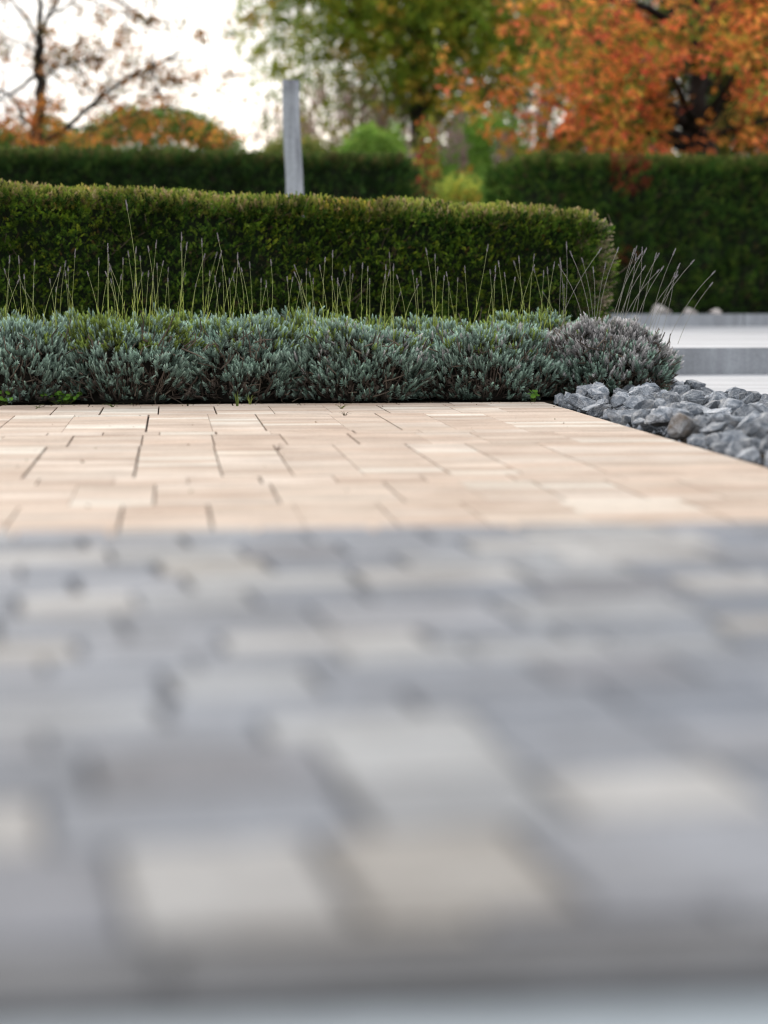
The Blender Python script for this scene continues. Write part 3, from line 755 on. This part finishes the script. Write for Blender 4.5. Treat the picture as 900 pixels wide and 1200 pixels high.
# cherry at the right, orange leaves
def orange_tree():
    d = 25.0; b = at(815, 342, d); b[2] = -.02
    T = Tree(b); P = lambda x, y, dd=0: at(x, y, d + dd)
    T.limb([b, P(815, 260), P(815, 185), P(812, 150)], .20, .15, BARK)
    T.limb([P(812, 160), P(820, 100), P(815, 50), P(818, -20), P(810, -120)], .12, .05, BARK)
    limbs = [([P(812, 155), P(770, 120, -.4), P(735, 75, -.8), P(690, 40, -1.2)], .06), ([P(812, 165), P(780, 150, .5), P(745, 125, .8), P(700, 110, 1.0)], .05),
             ([P(815, 150), P(850, 120, -.5), P(890, 80, -.8), P(960, 30, -1)], .07), ([P(815, 120), P(850, 60, .5), P(900, 0, 1)], .05),
             ([P(812, 175), P(775, 165, -.6), P(745, 140, -1.2), P(690, 130, -1.8)], .045), ([P(817, 60), P(780, 0, .4), P(720, -70, .8)], .05),
             ([P(812, 140), P(760, 105, 1.0), P(690, 70, 1.8), P(610, 60, 2.2)], .05), ([P(817, 40), P(760, 10, -1), P(680, -10, -1.8), P(600, -20, -2.2)], .05),
             ([P(816, 30), P(880, -40, -1), P(960, -90, -2)], .05), ([P(815, 80), P(820, 20, -1.2), P(800, -60, -2.2)], .05), ([P(815, 90), P(830, 30, 1.2), P(850, -60, 2.2)], .05),
             ([P(814, 165), P(870, 150, -1), P(930, 130, -1.8)], .04), ([P(812, 165), P(730, 150, .2), P(650, 120, .3), P(580, 100, .2)], .04),
             ([P(812, 150), P(800, 110, -1.5), P(780, 80, -2.4)], .045), ([P(812, 150), P(840, 120, -1.5), P(860, 90, -2.6)], .045)]
    for L, r in limbs:
        W = T.limb(L, r * 1.35, r * .4, (.02, .017, .016))
        for k in range(9):
            i = int(rng.uniform(.35, 1) * (len(W) - 1)); dr = W[min(i + 1, len(W) - 1)] - W[i - 1]; dr /= np.linalg.norm(dr)
            T.grow(W[i], dr * .6 + rng.normal(0, .7, 3), rng.uniform(.6, 1.15), r * .25, 1, BARK, .25, .8, (4,))
    def keep(P):
        px = 450 + P[:, 0] / P[:, 1] * F
        py = 342 - (P[:, 2] - CAMZ) / P[:, 1] * F
        open_ = (abs(px - 815) < 34) & (py > 90) & (P[:, 1] < 25.3) & (rng.random(len(P)) < .93)
        return ~open_ & (rng.random(len(P)) < .54) & (P[:, 2] > 1.55) & ((px > 500) | (rng.random(len(P)) < .25))
    T.finish('cherry_tree', 'tree with orange autumn leaves and dark forked trunk behind the corner hedge', .105,
             [(.90, .27, .10), (.88, .38, .09), (.90, .20, .11), (.66, .42, .07), (.26, .32, .06), (.16, .23, .04)], [3, 3, 1.6, 1.8, 1.8, 1.8], 2, .16, droop=1.2, keep=keep)
orange_tree()

def green_tree(px, py_c, rad_px, d, label, colors, weights, name, leaf=.09, n_l=26, per=4, zmin=1.2, rv=None, kids=(3, 4), jit=.16, group=None, fill=0):
    b = at(px, 342, d); b[2] = -.02; c = at(px, py_c, d); R = rad_px / F * d; RV = R if rv is None else rv / F * d
    T = Tree(b); T.limb([b, (b + c) / 2 + rng.normal(0, .05, 3), c + np.array([0, 0, RV * .4])], R * .06, R * .02, BARK)
    for k in range(n_l):
        v = rng.normal(0, 1, 3); v /= np.linalg.norm(v); tip = c + v * np.array([R, R, RV]) * rng.uniform(.55, .95)
        t0 = rng.uniform(.45, .95); s0 = b + (c + np.array([0, 0, RV * .3]) - b) * t0
        s0[2] = min(s0[2], tip[2] + .3 * RV)
        mid = (s0 + tip) / 2 + rng.normal(0, R * .06, 3)
        W = T.limb([s0, mid, tip], R * .018, R * .006, BARK)
        for q in range(7):
            i = int(rng.uniform(.3, 1) * (len(W) - 1)); dr = tip - s0; dr /= np.linalg.norm(dr)
            T.grow(W[i], dr * .5 + rng.normal(0, .7, 3), R * rng.uniform(.16, .3), R * .006, 1, BARK, .15, .8, (3,))
    ex = None
    if fill:
        v = rng.normal(0, 1, (fill, 3)); v /= np.linalg.norm(v, axis=1, keepdims=True)
        lm = np.array([mn.noise(Vector(tuple(a * 2.6)) + Vector((px, 0, 0))) for a in v])
        ex = c + v * np.array([R, R, RV]) * ((rng.random(fill) ** .42) * (1 + .42 * lm))[:, None]
    T.finish(name, label, leaf, colors, weights, per, jit, keep=lambda P: P[:, 2] > zmin, droop=.3, group=group, extra=ex)
G1 = [(.20, .31, .04), (.29, .37, .045), (.44, .41, .05), (.13, .20, .03), (.54, .33, .06)]
green_tree(490, -40, 225, 33, 'large green and yellow tree in the middle behind the post', G1, [3, 3, 2, 2, 1], 'broadleaf_tree', .11, 20, 1, 1.6, jit=.20, fill=10500)
green_tree(840, 10, 210, 37, 'dark green tree behind the orange cherry tree', [(.08, .13, .03), (.12, .17, .03), (.17, .20, .04)], [3, 2, 1], 'broadleaf_tree', .12, 34, 2, .8, jit=.24)
green_tree(640, -40, 170, 41, 'olive green tree between the green tree and the orange one', [(.22, .28, .05), (.30, .32, .06), (.50, .32, .07)], [3, 2, 1], 'broadleaf_tree', .12, 20, 1, 1.0, jit=.22)

# sparse tree at the left
def sparse_tree():
    d = 23.0; b = at(42, 342, d); b[2] = -.02; T = Tree(b); P = lambda x, y, dd=0: at(x, y, d + dd)
    T.limb([b, P(42, 240), P(43, 165), P(47, 120), P(47, 80), P(46, 45)], .085, .05, BARK)
    LW = []
    L = [([P(46, 45), P(47, 10), P(46, -60), P(50, -140)], .03), ([P(47, 45), P(58, 15), P(72, -5), P(95, -40)], .026), ([P(46, 50), P(30, 20), P(10, -5), P(-20, -40)], .02),
         ([P(45, 85), P(28, 100), P(12, 112), P(-6, 104), P(-40, 90)], .028), ([P(12, 112), P(20, 124), P(27, 135)], .018), ([P(46, 62), P(30, 52), P(15, 45), P(-10, 50)], .012),
         ([P(45, 168), P(80, 150, .2), P(110, 120, .3), P(150, 90, .4), P(185, 75, .5), P(215, 60, .6)], .035), ([P(110, 120, .3), P(125, 100, .2), P(135, 92, .1)], .015),
         ([P(72, -5), P(110, 0), P(150, 18), P(185, 24)], .014), ([P(58, 20), P(80, 5), P(110, -20), P(150, -60)], .014),
         ([P(95, -50), P(130, -10), P(160, 20), P(190, 40)], .012), ([P(46, 70), P(70, 80), P(95, 72)], .010), ([P(47, 100), P(60, 85), P(75, 60)], .010),
         ([P(110, -60), P(190, -20), P(230, 15), P(245, 40)], .010), ([P(150, 90), P(175, 92), P(205, 95)], .012), ([P(44, 150), P(20, 135), P(-5, 150)], .014),
         ([P(80, 150), P(120, 150), P(165, 130), P(210, 125)], .016), ([P(95, -40), P(60, -120), P(90, -180)], .015)]
    for pts_, r in L:
        W = T.limb(pts_, r, r * .35, BARK); LW.append(W)
        for k in range(int(6 + len(W) * .35)):
            i = int(rng.uniform(.3, 1) * (len(W) - 1)); dr = W[min(i + 1, len(W) - 1)] - W[i - 1]; dr /= np.linalg.norm(dr) + 1e-6
            T.grow(W[i], dr * .8 + rng.normal(0, .6, 3), rng.uniform(.22, .5), max(.006, r * .3), 1, BARK, .1, .6, (3,))
    A = np.array(T.tw); keepi = rng.random(len(A)) < .08
    ex = []
    for x, y, w, n in [(118, 22, 6, 14), (95, 48, 7, 18), (143, 45, 6, 18), (118, 56, 9, 24), (80, 70, 8, 18), (155, 75, 7, 12), (178, 76, 14, 18), (172, 84, 14, 16), (205, 92, 8, 24), (60, 66, 9, 20), (160, 18, 5, 10), (175, 24, 5, 14),
                       (113, 70, 5, 18), (60, 120, 16, 16), (100, 100, 10, 20), (235, 42, 4, 12), (264, 88, 5, 12), (232, 90, 5, 10), (48, 40, 7, 20), (46, 75, 6, 26), (5, 65, 6, 8), (8, 140, 5, 10), (185, 105, 20, 50), (140, 105, 20, 24)]:
        cpt = P(x, y); allw = np.concatenate(LW); near = allw[np.argmin(np.linalg.norm(allw - cpt, axis=1))]
        T.limb([near, (near + cpt) / 2 + rng.normal(0, .04, 3), cpt], .010, .006, BARK)
        for _ in range(int(n * 1.1)):
            q_ = P(x + rng.normal(0, w), y + rng.normal(0, w), rng.normal(0, .15)); ex.append(q_)
            if rng.random() < .3: T.limb([cpt, (cpt + q_) / 2 + rng.normal(0, .02, 3), q_], .006, .004, BARK)
    # a low skirt of orange leaves above the hedge
    for _ in range(230):
        x = rng.uniform(-60, 290); ex.append(P(x, 172 - abs(rng.normal(0, 31)) - 6 * math.sin(x * .05), rng.uniform(-.9, .9)))
    for _ in range(90): ex.append(P(rng.normal(48, 20), rng.normal(138, 16), rng.uniform(-.6, .6)))
    T.tw = list(A[keepi])
    T.finish('sapling', 'slender nearly bare tree with a few orange brown leaves at the left', .062,
             [(.65, .24, .06), (.75, .32, .06), (.42, .17, .07), (.20, .17, .05), (.75, .21, .08)], [3, 2, 2, 1.6, 1], 1, .05, droop=1.2, extra=np.array(ex), zcol=2.75)
sparse_tree()

# shrubs behind the hedges
def shrub(name, x0, x1, ytop, d, label, colors, w, n, leaf, cat='shrub', deep=1.0, zlow=0.0, stem=(.06, .05, .04)):
    c = at((x0 + x1) / 2, 342, d); c[2] = 0; R = (x1 - x0) / 2 / F * d; H = at(0, ytop, d)[2]
    T = Tree(c - np.array([0, 0, .02])); az = rng.uniform(0, 6.283, n); t = rng.random(n) ** .7; rho = np.sqrt(rng.random(n)) * .35 + .65
    w_ = np.sqrt(np.clip(1 - t ** 2.4, 0, 1)) * .95 + .12
    lum = np.array([1 + .30 * mn.noise(Vector((math.cos(a) * 2 + x0, math.sin(a) * 2, q * 3))) for a, q in zip(az, t)])
    P = np.stack([np.cos(az) * R * w_ * rho * lum, np.sin(az) * deep * w_ * rho * lum, t * H * (.6 + .4 * lum) * .92], 1) + c
    for k in range(26):
        q = P[rng.integers(n)]; b0 = c + rng.normal(0, .12, 3) * np.array([1, 1, 0]); T.limb([b0, (b0 + q) / 2 + rng.normal(0, .08, 3), q], .018, .005, stem)
    T.tw = [c + np.array([0, 0, .3])]
    return T.finish(name, label, leaf, colors, w, 1, .02, extra=P, cat=cat, droop=.2, keep=lambda Q: Q[:, 2] > .05)
shrub('shrub', -110, 190, 132, 28, 'green shrub with orange tints below the bare sapling', [(.13, .22, .05), (.20, .28, .06), (.60, .28, .08)], [3, 2, .5], 4200, .08)
shrub('shrub', 20, 345, 112, 27, 'rounded dark green shrub beneath the long bare branch', [(.12, .22, .05), (.17, .28, .06), (.30, .32, .08), (.60, .24, .08)], [3, 3, 1.2, .35], 5600, .08)
shrub('shrub', 265, 430, 153, 28, 'low yellow green shrub directly behind the wooden post', [(.24, .30, .08), (.32, .32, .10), (.18, .25, .06)], [2, 2, 2], 3600, .08)
shrub('shrub', 375, 520, 140, 27, 'bright green shrub between the post and the red leaved bush', [(.28, .48, .09), (.38, .54, .12), (.20, .34, .07)], [3, 2, 2], 3600, .07)
shrub('shrub', 500, 640, 126, 27.5, 'fresh green rounded shrub behind the crimson bush', [(.24, .44, .08), (.32, .50, .10), (.17, .32, .06)], [3, 2, 2], 3600, .07)
shrub('shrub', 478, 522, 125, 22.5, 'crimson leaved bush in the gap between the hedges', [(.42, .04, .06), (.20, .30, .06), (.55, .16, .06), (.36, .38, .07)], [2, 2, 1, 2], 330, .06, deep=.3)
shrub('shrub', 500, 570, 195, 22, 'small yellow leaved shrub beside the crimson bush', [(.52, .56, .10), (.36, .46, .09), (.60, .42, .08)], [3, 3, 1], 520, .065, deep=.3)
shrub('shrub', 585, 800, 120, 30, 'mixed green and russet shrub behind the corner hedge', [(.08, .11, .03), (.14, .14, .03), (.38, .17, .04)], [3, 2, 2], 4200, .08)
shrub('shrub', 770, 1010, 120, 31, 'olive shrub behind the dark forked trunk', [(.07, .10, .025), (.14, .14, .03), (.30, .16, .04)], [3, 2, 1], 4600, .08)

# plumed grasses
def grass_clump(px, w, ytop, d, label, n, plume, green, plumec=(.42, .30, .30)):
    c = at(px, 342, d); c[2] = 0; H = at(0, ytop, d)[2]; R = w / 2 / F * d
    root = empty('ornamental_grass', c, label, 'grass clump', 'plumed grasses behind the hedges'); mb = MB()
    for k in range(n):
        a = rng.uniform(0, 6.283); lean = rng.uniform(.05, 1) * R; L = H * rng.uniform(.55, .95); b0 = np.array([math.cos(a) * .12, math.sin(a) * .12, 0])
        pts_ = []
        for j in range(7):
            t = j / 6; pts_.append(b0 + np.array([math.cos(a) * lean * t ** 1.8, math.sin(a) * lean * .6 * t ** 1.8, L * (t - .16 * t ** 3)]))
        pts_ = np.array(pts_); wd = .010 * np.array([1, 1.1, 1, .9, .7, .5, .1]); sd = np.array([-math.sin(a + rng.normal(0, .6)), math.cos(a), .0])
        V = np.stack([pts_ - sd * wd[:, None], pts_ + sd * wd[:, None]], 1).reshape(-1, 3)
        Q = [(2 * j, 2 * j + 1, 2 * j + 3, 2 * j + 2) for j in range(6)]
        mb.add(V, Q, np.array(green) * rng.uniform(.6, 1.5))
    link('blades', mb.mesh('blades'), M_tree, root)
    if plume:
        pb = MB(); P, D, S_, C_ = [], [], [], []
        for k in range(plume):
            a = rng.uniform(0, 6.283); lean = rng.uniform(.1, 1) * R; top = np.array([math.cos(a) * lean, math.sin(a) * lean * .6, H * rng.uniform(.84, 1.06)])
            base = np.array([math.cos(a) * .1, math.sin(a) * .1, 0.0]); dr = (top - base) / np.linalg.norm(top - base)
            tube(pb, [base, base * .4 + top * .6 - np.array([0, 0, 0]), top], [.005, .004, .003], (.25, .24, .12), 4)
            for q in range(46):
                t = q / 45; P.append(top - dr * .42 * (1 - t) + rng.normal(0, .012 + .03 * math.sin(t * 3.1), 3)); D.append(dr + rng.normal(0, .5, 3)); S_.append(.085 * (1.1 - .4 * t)); C_.append(np.array(plumec) * rng.uniform(.75, 1.35))
        scatter(pb, LEAF1, np.array(P), frames(np.array(D)), np.array(S_), np.array(C_))
        link('plumes', pb.mesh('plumes'), M_tree, root)
    return root
grass_clump(545, 150, 142, 25.5, 'tall green grass clump in the gap between the hedges', 1300, 8, (.24, .42, .09))
grass_clump(610, 110, 150, 26, 'green grass clump rising behind the corner hedge end', 1000, 6, (.22, .40, .09))
grass_clump(425, 150, 108, 33, 'pink plumed grass clump to the right of the wooden post', 500, 60, (.17, .25, .07), (.76, .56, .58))
grass_clump(345, 110, 122, 33.5, 'dusky pink plumed grass directly behind the wooden post', 400, 30, (.13, .17, .06), (.60, .44, .40))
grass_clump(520, 150, 106, 34, 'pale mauve plumed grass behind the crimson bush', 700, 60, (.17, .26, .07), (.76, .60, .66))
grass_clump(610, 120, 106, 34.5, 'silvery plumed grass beneath the orange cherry leaves', 600, 28, (.17, .26, .07), (.66, .58, .62))
shrub('shrub', 300, 620, 158, 40, 'long green shrub thicket far beyond the plumed grasses', [(.09, .14, .035), (.15, .18, .05), (.07, .10, .03)], [3, 2, 2], 6000, .10)

# far tree belt, reads as one mass
def belt():
    mb = MB(); P, C = [], []
    for k in range(9000):
        x = rng.uniform(-45, 50); h_ = 2.0 + .7 * mn.noise(Vector((x * .25, 2, 0))) + .4 * mn.noise(Vector((x * .9, 5, 0)))
        P.append((x, 62 + rng.uniform(-1.5, 1.5), rng.uniform(.1, 1) ** .8 * h_)); C.append(np.array([(.06, .09, .03), (.09, .11, .04), (.18, .12, .05)][rng.integers(3)]) * rng.uniform(.7, 1.3))
    P = np.array(P)
    scatter(mb, CL[0], P, frames(rng.normal(0, 1, P.shape)), rng.uniform(.2, .34, len(P)), np.array(C))
    tag(link('treeline', mb.mesh('treeline'), M_tree), 'distant low belt of autumn woodland on the skyline', 'woodland', kind='stuff')
belt()

# ------------------------------------------------------------ small things on the paving
def tuft(px, py, hgt, n, label, col=(.14, .19, .05), wide=.02):
    g = ground(px, py); mb = MB()
    for k in range(n):
        a = rng.uniform(0, 6.283); L = hgt * rng.uniform(.5, 1); ln = wide * rng.uniform(.4, 1.6)
        pts_ = np.array([(math.cos(a) * ln * t * t + math.cos(a) * .004, math.sin(a) * ln * t * t, L * (t - .25 * t ** 3)) for t in np.linspace(0, 1, 5)])
        wd = .0016 * np.array([1, 1, .8, .5, .1]); V = np.stack([pts_ - [1, 0, 0] * wd[:, None], pts_ + [1, 0, 0] * wd[:, None]], 1).reshape(-1, 3)
        mb.add(V, [(2 * j, 2 * j + 1, 2 * j + 3, 2 * j + 2) for j in range(4)], np.array(col) * rng.uniform(.6, 1.5))
    o = link('grass_tuft', mb.mesh('grass_tuft'), M_weed, loc=(g[0], g[1], 0)); tag(o, label, 'weed'); return o
tuft(278, 476, .095, 9, 'upright grass weed with tall blades at the paving edge', wide=.015)
tuft(293, 474, .065, 9, 'small leafy grass weed just right of the upright one', (.18, .22, .06))
tuft(132, 477, .03, 9, 'low flat grass weed in a joint beneath the tall stalk bush', (.12, .15, .06), .06)
tuft(400, 479, .035, 9, 'sprawling grass weed at the middle of the far paving edge', (.16, .18, .06), .05)
tuft(404, 487, .03, 5, 'tiny dark weed sprouting from a joint between bricks', (.06, .05, .03), .03)
tuft(325, 528, .035, 5, 'tiny brown seedling in the middle of the beige paving', (.10, .06, .045), .03)
tuft(45, 478, .022, 7, 'thin brown grass blades at the left paving edge', (.12, .14, .05), .06)
def clover(px, py, label, n, w):
    g = ground(px, py); root = empty('weed', (g[0], g[1], 0), label, 'weed'); mb = MB(); sb = MB()
    for k in range(n):
        x, y, z = rng.normal(0, w), rng.uniform(-.03, .02), rng.uniform(.012, .055)
        r = rng.uniform(.008, .014); tl = rng.normal(0, .5, 2)
        ang = np.linspace(0, 2 * math.pi, 8, endpoint=False); nrm = np.array([tl[0], -.5 + tl[1], 1]); nrm /= np.linalg.norm(nrm)
        a_ = np.cross(nrm, [0, 1, 0.2]); a_ /= np.linalg.norm(a_); b_ = np.cross(nrm, a_)
        V = [np.array([x, y, z]) + r * (math.cos(q) * a_ + math.sin(q) * b_) for q in ang]
        mb.add(V, [(0, 1, 2, 3), (0, 3, 4, 7), (4, 5, 6, 7)], np.array([.10, .22, .03]) * rng.uniform(.7, 1.5))
        tube(sb, [(x * .4, 0, 0), (x * .8, y * .7, z * .6), (x, y, z)], [.001, .001, .0008], (.12, .16, .05), 4)
    link('leaves', mb.mesh('leaves'), M_weed, root); link('stems', sb.mesh('stems'), M_weed, root)
clover(76, 473, 'bright green round leaved weed under the lavender at the left', 34, .045)
clover(5, 474, 'small green weed at the far left foot of the lavender', 10, .02)
clover(690 - 65, 471, 'small green weed near the corner of the beige paving', 8, .015)
def fallen_leaf(px, py, label, col, s=.05):
    g = ground(px, py); V = []; n = 10
    for j in range(n + 1):
        t = j / n; w = math.sin(t * math.pi) ** .8 * .28; 
        for sd in (-1, 0, 1): V.append((sd * w * s, (t - .5) * s, .004 + abs(sd) * .006 + .004 * math.sin(t * 5)))
    Q = []
    for j in range(n):
        for k in range(2): Q.append((3 * j + k, 3 * j + k + 1, 3 * j + 4 + k, 3 * j + 3 + k))
    o = link('fallen_leaf', npmesh('fallen_leaf', V, Q, np.tile(np.array(col), (len(V), 1))), M_weed, loc=(g[0], g[1], .001)); o.rotation_euler[2] = 1.1
    tag(o, label, 'leaf')
fallen_leaf(802, 731, 'blurred tan autumn leaf lying on the grey paving', (.42, .26, .15), .06)

# dry bits along the planting edge and scattered over the bricks, small chips between the rocks
def litter():
    P, C, S_ = [], [], []
    for _ in range(520):
        u = rng.uniform(-4.6, -.02); v = -abs(rng.normal(0, .07)) if rng.random() < .72 else rng.uniform(V_NEAR + .3, 0)
        P.append(uv(u, v, .003)); S_.append(rng.uniform(.004, .013)); C.append(np.array([(.14, .10, .06), (.22, .17, .10), (.08, .06, .045), (.14, .15, .07)][rng.integers(4)]))
    P = np.array(P); D = rng.normal(0, 1, P.shape); D[:, 2] *= .15
    mb = MB(); scatter(mb, LEAF1, P, frames(D), np.array(S_), np.array(C))
    tag(link('leaf_litter', mb.mesh('leaf_litter'), M_weed), 'dry leaf bits strewn over the beige paving', 'litter', kind='stuff')
    V, Q, C2 = [], [], []
    for _ in range(1500):
        c0 = uv(rng.uniform(.02, .96), rng.uniform(V_NEAR, 1.5), rng.uniform(-.03, .0)); r = rng.uniform(.006, .018); k = len(V)
        V += [tuple(c0 + np.array(o) * r * rng.uniform(.7, 1.2)) for o in ((1, 0, 0), (0, 1, 0), (-1, 0, 0), (0, -1, 0), (0, 0, 1), (0, 0, -1))]
        Q += [(k, k + 1, k + 4), (k + 1, k + 2, k + 4), (k + 2, k + 3, k + 4), (k + 3, k, k + 4), (k + 1, k, k + 5), (k + 2, k + 1, k + 5), (k + 3, k + 2, k + 5), (k, k + 3, k + 5)]
        C2 += [tuple(np.array([.2, .22, .25]) * rng.uniform(.5, 1.5))] * 6
    tag(link('gravel', npmesh('gravel', V, Q, C2), M_twig), 'small grey stone chips between the larger rocks', 'gravel', kind='stuff')
litter()

# ------------------------------------------------------------ light, sky, camera
SUN_EL, SUN_AZ = math.radians(28), math.radians(-16)          # azimuth from +Y, negative to the left
w = bpy.data.worlds.new('World'); SC.world = w; w.use_nodes = True; nt = w.node_tree; bg = nt.nodes['Background']
sky = nt.nodes.new('ShaderNodeTexSky'); sky.sky_type = 'NISHITA'; sky.sun_disc = False
sky.sun_elevation = SUN_EL; sky.sun_rotation = SUN_AZ; sky.dust_density = 2.0; sky.air_density = 1.0
tc = nt.nodes.new('ShaderNodeTexCoord'); mp = nt.nodes.new('ShaderNodeMapping'); mp.inputs['Scale'].default_value = (1, 1, 3.2)
nt.links.new(tc.outputs['Generated'], mp.inputs[0])
nz = N(nt, 'ShaderNodeTexNoise', Scale=2.2, Detail=6.0, Roughness=.55); nt.links.new(mp.outputs[0], nz.inputs['Vector'])
cov = ramp(nt, nz.outputs['Fac'], [(.30, (.70,) * 3), (.62, (1,) * 3)])
nz2 = N(nt, 'ShaderNodeTexNoise', Scale=3.5, Detail=5.0); nt.links.new(mp.outputs[0], nz2.inputs['Vector'])
cc = ramp(nt, nz2.outputs['Fac'], [(.35, (4.9, 5.0, 5.3)), (.7, (7.8, 7.5, 7.1))])
mx = N(nt, 'ShaderNodeMixRGB', blend_type='MIX'); nt.links.new(cov, mx.inputs[0]); nt.links.new(sky.outputs[0], mx.inputs[1]); nt.links.new(cc, mx.inputs[2])
nt.links.new(mx.outputs[0], bg.inputs[0]); bg.inputs[1].default_value = .12
sl = bpy.data.lights.new('sun', 'SUN'); sl.energy = 1.3; sl.angle = math.radians(16); sl.color = (1, .92, .82)
so = bpy.data.objects.new('sun', sl); COL.objects.link(so)
dirv = Vector((math.sin(SUN_AZ) * math.cos(SUN_EL), math.cos(SUN_AZ) * math.cos(SUN_EL), math.sin(SUN_EL)))
so.rotation_euler = dirv.to_track_quat('Z', 'Y').to_euler(); so.location = (-10, 30, 15)

cam = bpy.data.cameras.new('camera'); co_ = bpy.data.objects.new('camera', cam); COL.objects.link(co_); SC.camera = co_
cam.sensor_fit = 'VERTICAL'; cam.sensor_height = 36; cam.sensor_width = 27; cam.lens = 36 * F / 1200
co_.location = (0, 0, CAMZ); co_.rotation_euler = (math.pi / 2 - PITCH, 0, 0)
cam.clip_start = .05; cam.clip_end = 2000
DF = 8.5
cam.dof.use_dof = True; cam.dof.focus_distance = DF
A_ = 12.2 * DF / F                 # aperture diameter: 12.5 px blur at infinity
cam.dof.aperture_fstop = (cam.lens / 1000) / A_
SC.view_settings.view_transform = 'Standard'; SC.view_settings.look = 'None'; SC.view_settings.gamma = 1; SC.view_settings.exposure = .85
SC.render.engine = 'CYCLES'; SC.cycles.pixel_filter_type = 'BLACKMAN_HARRIS'; SC.cycles.filter_width = 1.1; SC.cycles.use_denoising = True; SC.cycles.max_bounces = 6; SC.cycles.transparent_max_bounces = 8
try: SC.cycles.denoiser = 'OPENIMAGEDENOISE'
except Exception: pass
